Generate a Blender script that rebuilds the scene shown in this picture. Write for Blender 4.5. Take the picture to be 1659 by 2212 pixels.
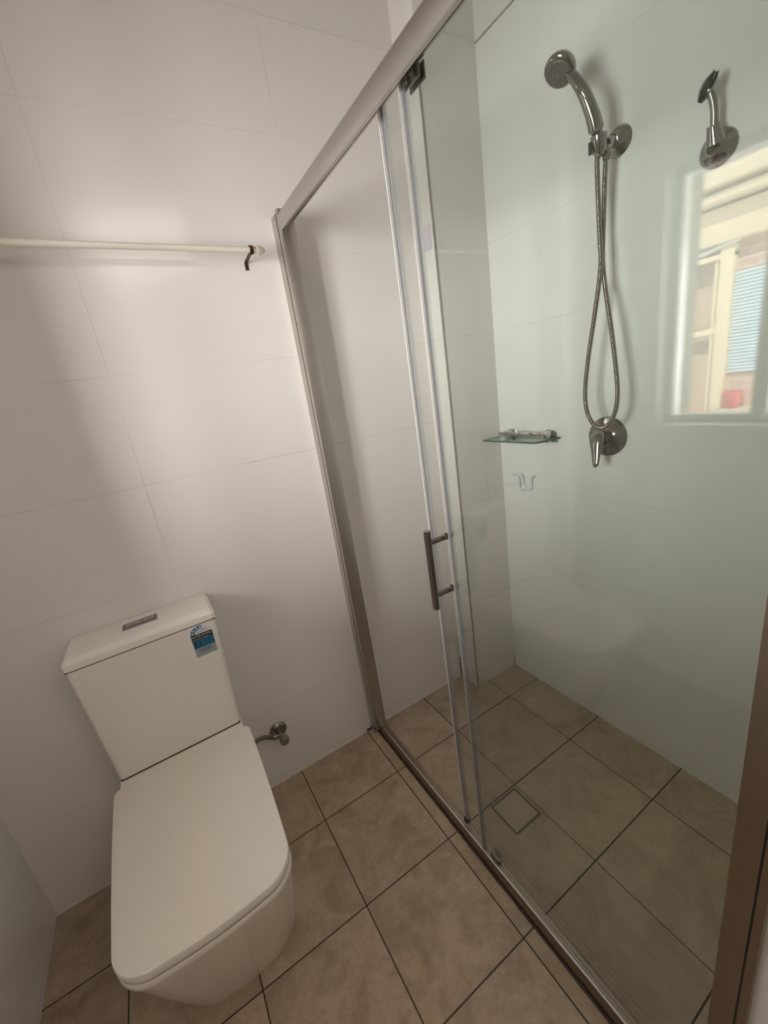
import bpy, bmesh, math, random
from mathutils import Vector, Matrix

for _o in list(bpy.data.objects):
    bpy.data.objects.remove(_o, do_unlink=True)
scene = bpy.context.scene
COL = scene.collection
PI = math.pi

# ------------------------------------------------------------------ camera
cam_data = bpy.data.cameras.new('camera')
cam = bpy.data.objects.new('camera', cam_data)
COL.objects.link(cam)
cam_data.sensor_fit = 'HORIZONTAL'
cam_data.sensor_width = 36.0
cam_data.lens = 888.01 * 36.0 / 1659.0
cam_data.clip_start = 0.01
yaw, pitch, roll = -0.49672551, 1.27488246, -0.15444351
cam.matrix_world = (Matrix.Translation((0.61298, -1.35408, 1.39133)) @ Matrix.Rotation(yaw, 4, 'Z')
                    @ Matrix.Rotation(pitch, 4, 'X') @ Matrix.Rotation(roll, 4, 'Z'))
scene.camera = cam

# ------------------------------------------------------------------ world, lights, exposure
world = bpy.data.worlds.new('sky')
scene.world = world
world.use_nodes = True
bg = world.node_tree.nodes['Background']
bg.inputs['Color'].default_value = (0.72, 0.84, 1.0, 1)
bg.inputs['Strength'].default_value = 2.2

def light(name, kind, loc, target, energy, color=(1, 1, 1), **kw):
    l = bpy.data.lights.new(name, kind)
    l.energy = energy
    l.color = color
    for k, v in kw.items():
        setattr(l, k, v)
    o = bpy.data.objects.new(name, l)
    COL.objects.link(o)
    o.location = loc
    o.rotation_euler = (Vector(target) - Vector(loc)).to_track_quat('-Z', 'Y').to_euler()
    return o

# sun over the roof on to the neighbouring house, an added area lamp in the passage brightening the room through the window, an added fill lamp behind the camera lifting lid and floor
light('sun', 'SUN', (3, -1, 6), (0.0, -0.4, 3.0), 3.6, (1.0, 0.93, 0.84), angle=0.01)
light('passage_fill', 'AREA', (-1.95, -1.40, 1.42), (0.0, -0.85, 1.5), 112.0, (1.0, 0.985, 0.965), shape='RECTANGLE', size=1.9, size_y=1.6)
light('rear_fill', 'AREA', (1.15, -2.2, 2.62), (0.6, -0.8, 0.2), 3.2, (1.0, 0.90, 0.80), shape='RECTANGLE', size=1.1, size_y=0.7)

scene.view_settings.view_transform = 'Standard'
scene.view_settings.look = 'None'
scene.view_settings.gamma = 1.0
scene.view_settings.use_curve_mapping = False
scene.view_settings.exposure = 1.67
scene.cycles.max_bounces = 12
scene.cycles.diffuse_bounces = 6
scene.cycles.glossy_bounces = 6
scene.cycles.transparent_max_bounces = 24
scene.cycles.sample_clamp_indirect = 6.0
scene.cycles.use_denoising = True

# ------------------------------------------------------------------ materials
def new_mat(name):
    m = bpy.data.materials.new(name)
    m.use_nodes = True
    nt = m.node_tree
    return m, nt, nt.nodes['Principled BSDF']

def N(nt, kind, **inp):
    n = nt.nodes.new(kind)
    for k, v in inp.items():
        if k.startswith('_'):
            setattr(n, k[1:], v)
        else:
            n.inputs[k].default_value = v
    return n

def math_node(nt, op, a, b=None, c=None):
    n = nt.nodes.new('ShaderNodeMath')
    n.operation = op
    for i, v in enumerate((a, b, c)):
        if v is None:
            continue
        if isinstance(v, (int, float)):
            n.inputs[i].default_value = v
        else:
            nt.links.new(v, n.inputs[i])
    return n.outputs[0]

def simple(name, col, rough=0.4, metal=0.0, noise=0.03, nscale=40, bump=0.0, coat=0.0, spec=0.5):
    m, nt, p = new_mat(name)
    geo = N(nt, 'ShaderNodeNewGeometry')
    nz = N(nt, 'ShaderNodeTexNoise', Scale=nscale, Detail=4.0)
    nt.links.new(geo.outputs['Position'], nz.inputs['Vector'])
    ramp = N(nt, 'ShaderNodeMapRange')
    ramp.inputs['To Min'].default_value = 1 - noise
    ramp.inputs['To Max'].default_value = 1 + noise
    nt.links.new(nz.outputs['Fac'], ramp.inputs['Value'])
    mul = N(nt, 'ShaderNodeVectorMath', _operation='SCALE')
    mul.inputs[0].default_value = col
    nt.links.new(ramp.outputs[0], mul.inputs['Scale'])
    nt.links.new(mul.outputs[0], p.inputs['Base Color'])
    p.inputs['Roughness'].default_value = rough
    p.inputs['Metallic'].default_value = metal
    p.inputs['Specular IOR Level'].default_value = spec
    if coat:
        p.inputs['Coat Weight'].default_value = coat
        p.inputs['Coat Roughness'].default_value = 0.08
    if bump:
        b = N(nt, 'ShaderNodeBump', Strength=bump, Distance=0.002)
        nt.links.new(nz.outputs['Fac'], b.inputs['Height'])
        nt.links.new(b.outputs[0], p.inputs['Normal'])
    return m

def line_mask(nt, coord, off, step, width):
    """1 on the grout line, 0 elsewhere"""
    a = math_node(nt, 'SUBTRACT', coord, off)
    a = math_node(nt, 'DIVIDE', a, step)
    f = math_node(nt, 'FRACT', math_node(nt, 'ADD', a, 100.5))
    d = math_node(nt, 'ABSOLUTE', math_node(nt, 'SUBTRACT', f, 0.5))
    d = math_node(nt, 'MULTIPLY', d, step)
    return math_node(nt, 'LESS_THAN', d, width / 2)

def wall_tile(name, axis, off, col, vstr=1.0):
    m, nt, p = new_mat(name)
    geo = N(nt, 'ShaderNodeNewGeometry')
    sep = N(nt, 'ShaderNodeSeparateXYZ')
    nt.links.new(geo.outputs['Position'], sep.inputs[0])
    hz = line_mask(nt, sep.outputs['Z'], 0.02, 0.3, 0.0022)
    vt = line_mask(nt, sep.outputs[axis], off, 0.6, 0.0022)
    ln = math_node(nt, 'MAXIMUM', hz, math_node(nt, 'MULTIPLY', vt, vstr))
    tiled = math_node(nt, 'LESS_THAN', sep.outputs['Z'], 2.385)
    ln = math_node(nt, 'MULTIPLY', ln, tiled)
    nz = N(nt, 'ShaderNodeTexNoise', Scale=2.3, Detail=3.0)
    nt.links.new(geo.outputs['Position'], nz.inputs['Vector'])
    mr = N(nt, 'ShaderNodeMapRange')
    mr.inputs['From Min'].default_value = 0.47
    mr.inputs['From Max'].default_value = 0.68
    mr.inputs['To Min'].default_value = 0.07
    mr.inputs['To Max'].default_value = 0.48
    nt.links.new(nz.outputs['Fac'], mr.inputs['Value'])
    ln = math_node(nt, 'MULTIPLY', ln, mr.outputs[0])
    mix = N(nt, 'ShaderNodeMix', _data_type='RGBA')
    mix.inputs[6].default_value = (*col, 1)
    mix.inputs[7].default_value = (col[0] * .45, col[1] * .42, col[2] * .38, 1)
    nt.links.new(ln, mix.inputs[0])
    nt.links.new(mix.outputs[2], p.inputs['Base Color'])
    nb = N(nt, 'ShaderNodeTexNoise', Scale=5.0, Detail=1.0)
    nt.links.new(geo.outputs['Position'], nb.inputs['Vector'])
    b = N(nt, 'ShaderNodeBump', Strength=0.05, Distance=0.01)
    nt.links.new(nb.outputs['Fac'], b.inputs['Height'])
    nt.links.new(b.outputs[0], p.inputs['Normal'])
    p.inputs['Roughness'].default_value = 0.13
    return m

def floor_tile():
    m, nt, p = new_mat('beige floor tile')
    geo = N(nt, 'ShaderNodeNewGeometry')
    sep = N(nt, 'ShaderNodeSeparateXYZ')
    nt.links.new(geo.outputs['Position'], sep.inputs[0])
    lx = line_mask(nt, sep.outputs['X'], 1.0988, 0.3, 0.0036)
    ly = line_mask(nt, sep.outputs['Y'], -0.2477, 0.3, 0.0036)
    ln = math_node(nt, 'MAXIMUM', lx, ly)
    # cell id for tone differences between tiles
    cx = math_node(nt, 'FLOOR', math_node(nt, 'DIVIDE', math_node(nt, 'SUBTRACT', sep.outputs['X'], 1.0988), 0.3))
    cy = math_node(nt, 'FLOOR', math_node(nt, 'DIVIDE', math_node(nt, 'SUBTRACT', sep.outputs['Y'], -0.2477), 0.3))
    comb = N(nt, 'ShaderNodeCombineXYZ')
    nt.links.new(cx, comb.inputs[0]); nt.links.new(cy, comb.inputs[1])
    wn = N(nt, 'ShaderNodeTexWhiteNoise', _noise_dimensions='3D')
    nt.links.new(comb.outputs[0], wn.inputs['Vector'])
    off = N(nt, 'ShaderNodeVectorMath', _operation='MULTIPLY_ADD')
    nt.links.new(wn.outputs['Color'], off.inputs[0])
    off.inputs[1].default_value = (7, 7, 7)
    nt.links.new(geo.outputs['Position'], off.inputs[2])
    n1 = N(nt, 'ShaderNodeTexNoise', Scale=9.0, Detail=8.0, Roughness=0.62, Distortion=0.9)
    nt.links.new(off.outputs[0], n1.inputs['Vector'])
    n2 = N(nt, 'ShaderNodeTexNoise', Scale=38.0, Detail=8.0, Roughness=0.75, Distortion=1.2)
    nt.links.new(off.outputs[0], n2.inputs['Vector'])
    r1 = N(nt, 'ShaderNodeValToRGB')
    r1.color_ramp.elements[0].position = 0.30
    r1.color_ramp.elements[0].color = (0.330, 0.242, 0.170, 1)
    r1.color_ramp.elements[1].position = 0.72
    r1.color_ramp.elements[1].color = (0.510, 0.405, 0.300, 1)
    e = r1.color_ramp.elements.new(0.5); e.color = (0.430, 0.332, 0.243, 1)
    nt.links.new(n1.outputs['Fac'], r1.inputs[0])
    mr = N(nt, 'ShaderNodeMapRange')
    mr.inputs['From Min'].default_value = 0.3; mr.inputs['From Max'].default_value = 0.7
    mr.inputs['To Min'].default_value = 0.86; mr.inputs['To Max'].default_value = 1.14
    nt.links.new(n2.outputs['Fac'], mr.inputs['Value'])
    mv = N(nt, 'ShaderNodeMapRange')
    mv.inputs['To Min'].default_value = 0.96; mv.inputs['To Max'].default_value = 1.04
    nt.links.new(wn.outputs['Value'], mv.inputs['Value'])
    tone = math_node(nt, 'MULTIPLY', mr.outputs[0], mv.outputs[0])
    sc = N(nt, 'ShaderNodeVectorMath', _operation='SCALE')
    nt.links.new(r1.outputs[0], sc.inputs[0]); nt.links.new(tone, sc.inputs['Scale'])
    # sandy deposits along the sill and in the corner
    n3 = N(nt, 'ShaderNodeTexNoise', Scale=26.0, Detail=8.0, Roughness=0.75)
    nt.links.new(geo.outputs['Position'], n3.inputs['Vector'])
    dx = math_node(nt, 'ABSOLUTE', math_node(nt, 'SUBTRACT', sep.outputs['X'], 1.14))
    near = N(nt, 'ShaderNodeMapRange')
    near.inputs['From Min'].default_value = 0.0; near.inputs['From Max'].default_value = 0.13
    near.inputs['To Min'].default_value = 0.16; near.inputs['To Max'].default_value = -0.06
    nt.links.new(dx, near.inputs['Value'])
    spots = N(nt, 'ShaderNodeMapRange')
    spots.inputs['From Min'].default_value = 0.55; spots.inputs['From Max'].default_value = 0.70
    nt.links.new(math_node(nt, 'ADD', n3.outputs['Fac'], near.outputs[0]), spots.inputs['Value'])
    sp = math_node(nt, 'MULTIPLY', spots.outputs[0], 0.4)
    m0 = N(nt, 'ShaderNodeMix', _data_type='RGBA')
    m0.inputs[7].default_value = (0.42, 0.32, 0.19, 1)
    nt.links.new(sc.outputs[0], m0.inputs[6]); nt.links.new(sp, m0.inputs[0])
    mix = N(nt, 'ShaderNodeMix', _data_type='RGBA')
    mix.inputs[7].default_value = (0.055, 0.036, 0.020, 1)
    nt.links.new(m0.outputs[2], mix.inputs[6]); nt.links.new(ln, mix.inputs[0])
    nt.links.new(mix.outputs[2], p.inputs['Base Color'])
    b = N(nt, 'ShaderNodeBump', Strength=0.25, Distance=0.003)
    h = math_node(nt, 'SUBTRACT', math_node(nt, 'MULTIPLY', n1.outputs['Fac'], 0.5), ln)
    nt.links.new(h, b.inputs['Height'])
    nt.links.new(b.outputs[0], p.inputs['Normal'])
    p.inputs['Roughness'].default_value = 0.42
    p.inputs['Specular IOR Level'].default_value = 0.35
    return m

def clear_glass(name, tint, rough=0.0, haze=0.0):
    """thin architectural glass: see-through tint plus fresnel reflection"""
    m = bpy.data.materials.new(name)
    m.use_nodes = True
    nt = m.node_tree
    nt.nodes.remove(nt.nodes['Principled BSDF'])
    out = nt.nodes['Material Output']
    tr = N(nt, 'ShaderNodeBsdfTransparent'); tr.inputs[0].default_value = (*tint, 1)
    gl = N(nt, 'ShaderNodeBsdfGlossy', Roughness=rough)
    geo = N(nt, 'ShaderNodeNewGeometry')
    ior = N(nt, 'ShaderNodeMapRange')
    ior.inputs['To Min'].default_value = 1.5; ior.inputs['To Max'].default_value = 1 / 1.5
    nt.links.new(geo.outputs['Backfacing'], ior.inputs['Value'])
    fr = N(nt, 'ShaderNodeFresnel')
    nt.links.new(ior.outputs[0], fr.inputs['IOR'])
    mx = N(nt, 'ShaderNodeMixShader')
    nt.links.new(fr.outputs[0], mx.inputs[0])
    nt.links.new(tr.outputs[0], mx.inputs[1])
    nt.links.new(gl.outputs[0], mx.inputs[2])
    last = mx.outputs[0]
    if haze:
        df = N(nt, 'ShaderNodeBsdfDiffuse'); df.inputs[0].default_value = (0.82, 0.80, 0.82, 1)
        m2 = N(nt, 'ShaderNodeMixShader'); m2.inputs[0].default_value = haze
        nt.links.new(last, m2.inputs[1]); nt.links.new(df.outputs[0], m2.inputs[2])
        last = m2.outputs[0]
    nt.links.new(last, out.inputs['Surface'])
    return m

def brick_mat():
    m, nt, p = new_mat('red brick')
    tc = N(nt, 'ShaderNodeNewGeometry')
    sep = N(nt, 'ShaderNodeSeparateXYZ'); nt.links.new(tc.outputs['Position'], sep.inputs[0])
    cb = N(nt, 'ShaderNodeCombineXYZ')
    nt.links.new(sep.outputs['Y'], cb.inputs[0]); nt.links.new(sep.outputs['Z'], cb.inputs[1])
    br = N(nt, 'ShaderNodeTexBrick', Scale=4.3)
    br.inputs['Color1'].default_value = (0.62, 0.38, 0.30, 1)
    br.inputs['Color2'].default_value = (0.55, 0.33, 0.26, 1)
    br.inputs['Mortar'].default_value = (0.6, 0.56, 0.52, 1)
    br.inputs['Mortar Size'].default_value = 0.02
    nt.links.new(cb.outputs[0], br.inputs['Vector'])
    nt.links.new(br.outputs['Color'], p.inputs['Base Color'])
    p.inputs['Roughness'].default_value = 0.85
    return m

M = {}
M['tile_x'] = wall_tile('white wall tile along x', 'X', 0.59, (0.81, 0.772, 0.748))
M['tile_y'] = wall_tile('white wall tile along y', 'Y', -0.115, (0.80, 0.795, 0.78), 0.2)
M['floor'] = floor_tile()
M['paint'] = simple('white paint', (0.80, 0.77, 0.74), 0.55, noise=0.02, nscale=6, bump=0.1)
M['frame_paint'] = simple('white gloss paint', (0.84, 0.82, 0.79), 0.22)
M['ceramic'] = simple('white ceramic', (0.87, 0.815, 0.755), 0.16, noise=0.01, coat=0.25)
M['seat'] = simple('white seat plastic', (0.88, 0.82, 0.755), 0.25, noise=0.01)
M['chrome'] = simple('chrome', (0.32, 0.305, 0.295), 0.07, 1.0, noise=0.05)
M['chrome_light'] = simple('pale chrome', (0.62, 0.60, 0.58), 0.12, 1.0, noise=0.04)
M['chrome_dull'] = simple('dull chrome', (0.30, 0.28, 0.26), 0.22, 1.0, noise=0.12, nscale=120)
M['steel'] = simple('brushed steel', (0.25, 0.225, 0.205), 0.12, 1.0, noise=0.08, nscale=200)
M['alu'] = simple('satin aluminium', (0.54, 0.505, 0.47), 0.36, 1.0, noise=0.05, nscale=30)
M['alu_brown'] = simple('brown aluminium', (0.34, 0.275, 0.22), 0.42, 1.0, noise=0.14, nscale=50)
M['alu_highlight'] = simple('highlight aluminium lip', (0.80, 0.77, 0.73), 0.38, 1.0, noise=0.06, nscale=90)
M['glass'] = clear_glass('shower glass', (0.955, 0.972, 0.958))
M['glass_edge'] = simple('green glass edge', (0.03, 0.13, 0.10), 0.1, noise=0.05)
M['window_glass'] = clear_glass('window glass', (0.98, 0.99, 0.985))
M['shelf_glass'] = clear_glass('shelf glass', (0.93, 0.975, 0.955))
M['seal'] = clear_glass('clear plastic seal', (0.93, 0.92, 0.93), 0.12, haze=0.10)
M['seal_bright'] = simple('white seal lip', (0.85, 0.82, 0.78), 0.15)
M['seal_grey'] = simple('grey seal core', (0.30, 0.27, 0.27), 0.5)
M['seal_white'] = simple('milky seal', (0.45, 0.43, 0.41), 0.3)
M['white_plastic'] = simple('white plastic', (0.80, 0.79, 0.82), 0.22)
M['black'] = simple('black rubber and gap shade', (0.015, 0.013, 0.012), 0.5)
M['dark'] = simple('dark cavity', (0.03, 0.025, 0.02), 0.7)
M['silicone'] = simple('mouldy silicone', (0.045, 0.028, 0.016), 0.6, noise=0.5, nscale=60, bump=0.4)
M['silicone_light'] = simple('pale silicone', (0.62, 0.55, 0.49), 0.5, noise=0.15, nscale=60)
M['crack'] = simple('dirty joint', (0.35, 0.31, 0.27), 0.8, noise=0.3, nscale=40)
M['bronze'] = simple('dark bronze', (0.10, 0.035, 0.02), 0.22, 0.8, noise=0.2)
M['bronze_dull'] = simple('dull bronze', (0.10, 0.07, 0.04), 0.4, 0.6, noise=0.2)
M['rod'] = simple('cream enamel', (0.74, 0.69, 0.60), 0.35, noise=0.03)
M['finial'] = simple('clear grey acrylic', (0.52, 0.49, 0.40), 0.12, noise=0.05, coat=0.5)
M['spray'] = simple('grey spray face', (0.20, 0.17, 0.16), 0.45, noise=0.2, nscale=200)
M['gap'] = simple('painted gap shade', (0.09, 0.075, 0.06), 0.6)
M['button'] = simple('satin grey button', (0.36, 0.335, 0.33), 0.3, 0.6, noise=0.06, nscale=300)
M['blue'] = simple('blue print', (0.015, 0.16, 0.30), 0.3)
M['black_print'] = simple('black print', (0.012, 0.012, 0.014), 0.35)
M['silver'] = simple('silver print', (0.30, 0.36, 0.38), 0.35)
M['ink'] = simple('dark ink', (0.004, 0.010, 0.022), 0.4)
M['paper'] = simple('white print', (0.74, 0.74, 0.76), 0.4)
M['sticker'] = simple('grey sticker', (0.27, 0.255, 0.27), 0.4)
M['wood_cream'] = simple('cream paint', (0.80, 0.62, 0.42), 0.5, noise=0.04)
M['brick'] = brick_mat()
M['blind'] = simple('pale blue blind', (0.58, 0.70, 0.78), 0.5)
M['ground'] = simple('concrete', (0.52, 0.52, 0.51), 0.9, noise=0.2, nscale=5)
M['red'] = simple('red plastic', (0.6, 0.05, 0.07), 0.4)

# ------------------------------------------------------------------ mesh helpers
def BM():
    return bmesh.new()

def box(bm, x0, x1, y0, y1, z0, z1, bev=0.0, seg=2):
    vs = [bm.verts.new((x, y, z)) for x in (x0, x1) for y in (y0, y1) for z in (z0, z1)]
    idx = [(0, 1, 3, 2), (4, 6, 7, 5), (0, 4, 5, 1), (2, 3, 7, 6), (0, 2, 6, 4), (1, 5, 7, 3)]
    fs = [bm.faces.new([vs[i] for i in f]) for f in idx]
    if bev:
        es = list({e for f in fs for e in f.edges})
        bmesh.ops.bevel(bm, geom=es, offset=bev, segments=seg, affect='EDGES', profile=0.5)
    return fs

def loft(bm, rings, cap=True):
    vr = [[bm.verts.new(p) for p in r] for r in rings]
    n = len(vr[0])
    for a, b in zip(vr, vr[1:]):
        for i in range(n):
            bm.faces.new((a[i], a[(i + 1) % n], b[(i + 1) % n], b[i]))
    if cap:
        bm.faces.new(list(reversed(vr[0])))
        bm.faces.new(vr[-1])
    return vr

def frame_of(axis):
    a = Vector(axis).normalized()
    h = Vector((0, 0, 1)) if abs(a.z) < 0.9 else Vector((1, 0, 0))
    u = a.cross(h).normalized()
    return a, u, a.cross(u).normalized()

def lathe(bm, origin, axis, prof, n=40):
    a, u, v = frame_of(axis)
    o = Vector(origin)
    rings = []
    for r, h in prof:
        r = max(r, 1e-5)
        rings.append([o + a * h + (u * math.cos(t) + v * math.sin(t)) * r for t in (2 * PI * i / n for i in range(n))])
    loft(bm, rings)

def spline(pts, per=12):
    P = [Vector(p) for p in pts]
    P = [P[0] * 2 - P[1]] + P + [P[-1] * 2 - P[-2]]
    out = []
    for i in range(1, len(P) - 2):
        a, b, c, d = P[i - 1:i + 3]
        for k in range(per):
            t = k / per
            out.append(0.5 * ((2 * b) + (c - a) * t + (2 * a - 5 * b + 4 * c - d) * t * t + (3 * b - a - 3 * c + d) * t ** 3))
    out.append(P[-2].copy())
    return out

def resample(pts, step):
    out = [pts[0]]
    acc = 0.0
    for a, b in zip(pts, pts[1:]):
        L = (b - a).length
        if L < 1e-9:
            continue
        s = step - acc
        while s <= L:
            out.append(a.lerp(b, s / L))
            s += step
        acc = (acc + L) % step
    return out

def tube(bm, pts, rad, n=16, flat=1.0, up=None):
    P = [Vector(p) for p in pts]
    m = len(P)
    R = rad if callable(rad) else (lambda i: rad)
    t0 = (P[1] - P[0]).normalized()
    _, u, v = frame_of(t0)
    if up is not None:
        u = (Vector(up) - t0 * t0.dot(Vector(up))).normalized()
        v = t0.cross(u)
    prev = t0
    rings = []
    for i in range(m):
        t = (P[min(i + 1, m - 1)] - P[max(i - 1, 0)]).normalized()
        q = prev.rotation_difference(t)
        u = q @ u; v = q @ v; prev = t
        r = R(i)
        rings.append([P[i] + u * math.cos(a) * r + v * math.sin(a) * r * flat for a in (2 * PI * k / n for k in range(n))])
    loft(bm, rings)

def prism(bm, poly, axis, a0, a1):
    """poly: 2-D points; axis 'x','y' or 'z' is the extrusion direction"""
    def P(p, a):
        if axis == 'x': return (a, p[0], p[1])
        if axis == 'y': return (p[0], a, p[1])
        return (p[0], p[1], a)
    loft(bm, [[P(p, a0) for p in poly], [P(p, a1) for p in poly]])

def obj(name, bm, mat, parent=None, smooth=True, angle=32, bevel=0.0):
    me = bpy.data.meshes.new(name)
    bmesh.ops.recalc_face_normals(bm, faces=bm.faces[:])
    if smooth:
        lim = math.radians(angle)
        for f in bm.faces: f.smooth = True
        for e in bm.edges:
            if len(e.link_faces) == 2 and e.calc_face_angle(0) > lim:
                e.smooth = False
    bm.to_mesh(me); bm.free()
    mats = mat if isinstance(mat, (list, tuple)) else [mat]
    for mm in mats: me.materials.append(mm)
    o = bpy.data.objects.new(name, me)
    COL.objects.link(o)
    if parent is not None:
        o.parent = parent
        if parent.type == 'EMPTY' or True:
            o.matrix_parent_inverse = parent.matrix_basis.inverted() if parent.parent is None else (parent.parent.matrix_basis @ parent.matrix_parent_inverse @ parent.matrix_basis).inverted()
    if bevel:
        md = o.modifiers.new('bevel', 'BEVEL'); md.width = bevel; md.segments = 3; md.limit_method = 'ANGLE'
    return o

def thing(name, label, cat, loc=(0, 0, 0), group=None):
    o = bpy.data.objects.new(name, None)
    COL.objects.link(o)
    o.location = loc
    o.empty_display_size = 0.05
    o['label'] = label; o['category'] = cat
    if group: o['group'] = group
    return o

def struct(name, bm, mat, parent=None, smooth=False, **k):
    o = obj(name, bm, mat, parent, smooth=smooth, **k)
    if parent is None: o['kind'] = 'structure'
    return o

def text_mesh(bm, s, size, to_world, sx=1.0, depth=0.0, bold=0.0):
    cu = bpy.data.curves.new('txt', 'FONT')
    cu.body = s; cu.size = size
    cu.offset = bold
    to = bpy.data.objects.new('txt', cu)
    COL.objects.link(to)
    dg = bpy.context.evaluated_depsgraph_get()
    dg.update()
    me = bpy.data.meshes.new_from_object(to.evaluated_get(dg))
    xs = [v.co.x for v in me.vertices]
    w = max(xs) if xs else 0
    vm = [bm.verts.new(to_world(v.co.x * sx, v.co.y)) for v in me.vertices]
    for pl in me.polygons:
        try: bm.faces.new([vm[i] for i in pl.vertices])
        except ValueError: pass
    bpy.data.objects.remove(to, do_unlink=True)
    bpy.data.curves.remove(cu)
    bpy.data.meshes.remove(me)
    return w * sx

# ------------------------------------------------------------------ the room
XR = 1.8795          # shower's right wall
YB = -0.115          # face of the boxed-out wall in the shower
XB = 1.6357          # its outer corner
HC = 2.72            # ceiling
HT = 2.392           # top of wall tiles
YN = -1.2545         # short wall at the near end of the screen

bm = BM(); box(bm, -0.15, XR + 0.15, -2.65, 0.15, -0.12, 0.0); struct('floor', bm, M['floor'])
bm = BM(); box(bm, -0.15, XR + 0.15, -2.65, 0.15, HC, HC + 0.1); struct('ceiling', bm, M['paint'])
bm = BM(); box(bm, -0.15, XR + 0.15, 0.0, 0.15, 0, HT)
o = struct('wall_back', bm, M['tile_x'])
bm = BM(); box(bm, -0.15, XR + 0.15, 0.006, 0.15, HT, HC); obj('upper_plaster', bm, M['paint'], o, smooth=False)
bm = BM(); box(bm, XR, XR + 0.15, -2.65, 0.0, 0, HT)
o = struct('wall_right', bm, M['tile_y'])
bm = BM(); box(bm, XR + 0.006, XR + 0.15, -2.65, 0.006, HT, HC); obj('upper_plaster', bm, M['paint'], o, smooth=False)
bm = BM(); box(bm, XR - 0.0005, XR + 0.0065, YN, YB, HT - 0.004, HT + 0.003); obj('cracked_joint', bm, M['crack'], o, smooth=False)
bm = BM(); box(bm, XB, XR, YB, 0.0, 0, HT)
o = struct('wall_shower', bm, M['tile_x'])
bm = BM(); box(bm, XB + 0.006, XR + 0.006, YB + 0.006, 0.006, HT, HC); obj('upper_plaster', bm, M['paint'], o, smooth=False)

# left wall with its window opening
WY0, WY1, WZ0, WZ1 = -1.06, -0.50, 1.10, 1.93
bm = BM()
box(bm, -0.22, 0, -2.65, WY0, 0, HC); box(bm, -0.22, 0, WY1, 0.0, 0, HC)
box(bm, -0.22, 0, WY0, WY1, 0, WZ0); box(bm, -0.22, 0, WY0, WY1, WZ1, HC)
struct('wall_left', bm, M['tile_y'])
bm = BM(); box(bm, -0.15, XR + 0.15, -2.80, -2.65, 0, HC); struct('wall_rear', bm, M['paint'])
bm = BM(); box(bm, 1.135, XR, YN - 0.12, YN, 0, HC); struct('wall_near', bm, M['paint'])

# window
bm = BM()
t = 0.03
for (a, b, c, d) in ((WY0 - .05, WY1 + .06, WZ0 - .05, WZ0), (WY0 - .05, WY1 + .06, WZ1, WZ1 + .05),
                     (WY0 - .05, WY0, WZ0, WZ1), (WY1, WY1 + .06, WZ0, WZ1)):
    box(bm, 0.0, 0.018, a, b, c, d, 0.004)
box(bm, -0.22, 0.05, WY0 - .06, WY1 + .07, WZ0 - .028, WZ0, 0.005)
win = struct('window_1', bm, M['frame_paint'], smooth=True)
bm = BM()
for (a, b, c, d) in ((WY0, WY1, WZ0, WZ0 + .022), (WY0, WY1, WZ1 - .035, WZ1), (WY0, WY0 + .03, WZ0, WZ1), (WY1 - .026, WY1, WZ0, WZ1)):
    box(bm, -0.09, -0.04, a, b, c, d, 0.003)
box(bm, -0.09, -0.04, -0.805, -0.762, WZ0 + .022, WZ1 - .035, 0.003)
obj('window_sash', bm, M['frame_paint'], win)
bm = BM()
box(bm, -0.068, -0.064, WY0 + .03, -0.805, WZ0 + .022, WZ1 - .035)
box(bm, -0.068, -0.064, -0.762, WY1 - .026, WZ0 + .022, WZ1 - .035)
obj('window_pane', bm, M['window_glass'], win, smooth=False)

bm = BM()
box(bm, -0.219, -0.092, WY1 - 0.004, WY1 - 0.0005, WZ0, WZ1); box(bm, -0.219, -0.092, WY0 + 0.0005, WY0 + 0.004, WZ0, WZ1)
box(bm, -0.219, -0.092, WY0 + 0.004, WY1 - 0.004, WZ1 - 0.004, WZ1 - 0.0005)
obj('outer_reveal', bm, simple('darkened outer reveal', (0.24, 0.20, 0.16), 0.8, noise=0.2), win, smooth=False)  # dark lining added to hold down the lamp's glare on the reveal

# corner bead of the boxed-out wall
bm = BM()
prism(bm, [(XB - 0.0015, YB - 0.0015), (XB + 0.004, YB - 0.0015), (XB + 0.004, YB), (XB, YB), (XB, YB + 0.004), (XB - 0.0015, YB + 0.004)], 'z', 0.002, HT)
struct('trim_1', bm, simple('beige bead', (0.30, 0.26, 0.22), 0.5, noise=0.15))
# mouldy silicone in the shower corners
bm = BM()
tube(bm, [(XB - 0.002, -0.003, 0.003), (XB - 0.002, -0.003, 0.03), (XB - 0.001, -0.002, 0.10)], 0.0028, 8)
tube(bm, [(XR - 0.001, YB - 0.001, 0.002), (XR - 0.001, YB - 0.001, 0.05)], 0.0022, 8)
struct('trim_2', bm, M['silicone'])
bm = BM()
prism(bm, [(0.0, 0.0), (-0.006, 0.0), (0.0, 0.006)], 'x', 0.66, 1.122)
prism(bm, [(0.0, 0.0), (-0.006, 0.0), (0.0, 0.006)], 'x', 1.172, XB)
prism(bm, [(0.0, 0.0), (-0.005, 0.0), (0.0, 0.005)], 'x', 0.0, 0.33)
struct('trim_3', bm, M['silicone_light'])

# ------------------------------------------------------------------ shower screen
scr = thing('shower_screen', 'framed glass shower screen with silver head rail and sliding door standing half open', 'shower screen', (1.15, -0.62, 0))
YA, YZ = -0.060, -1.2135
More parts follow.
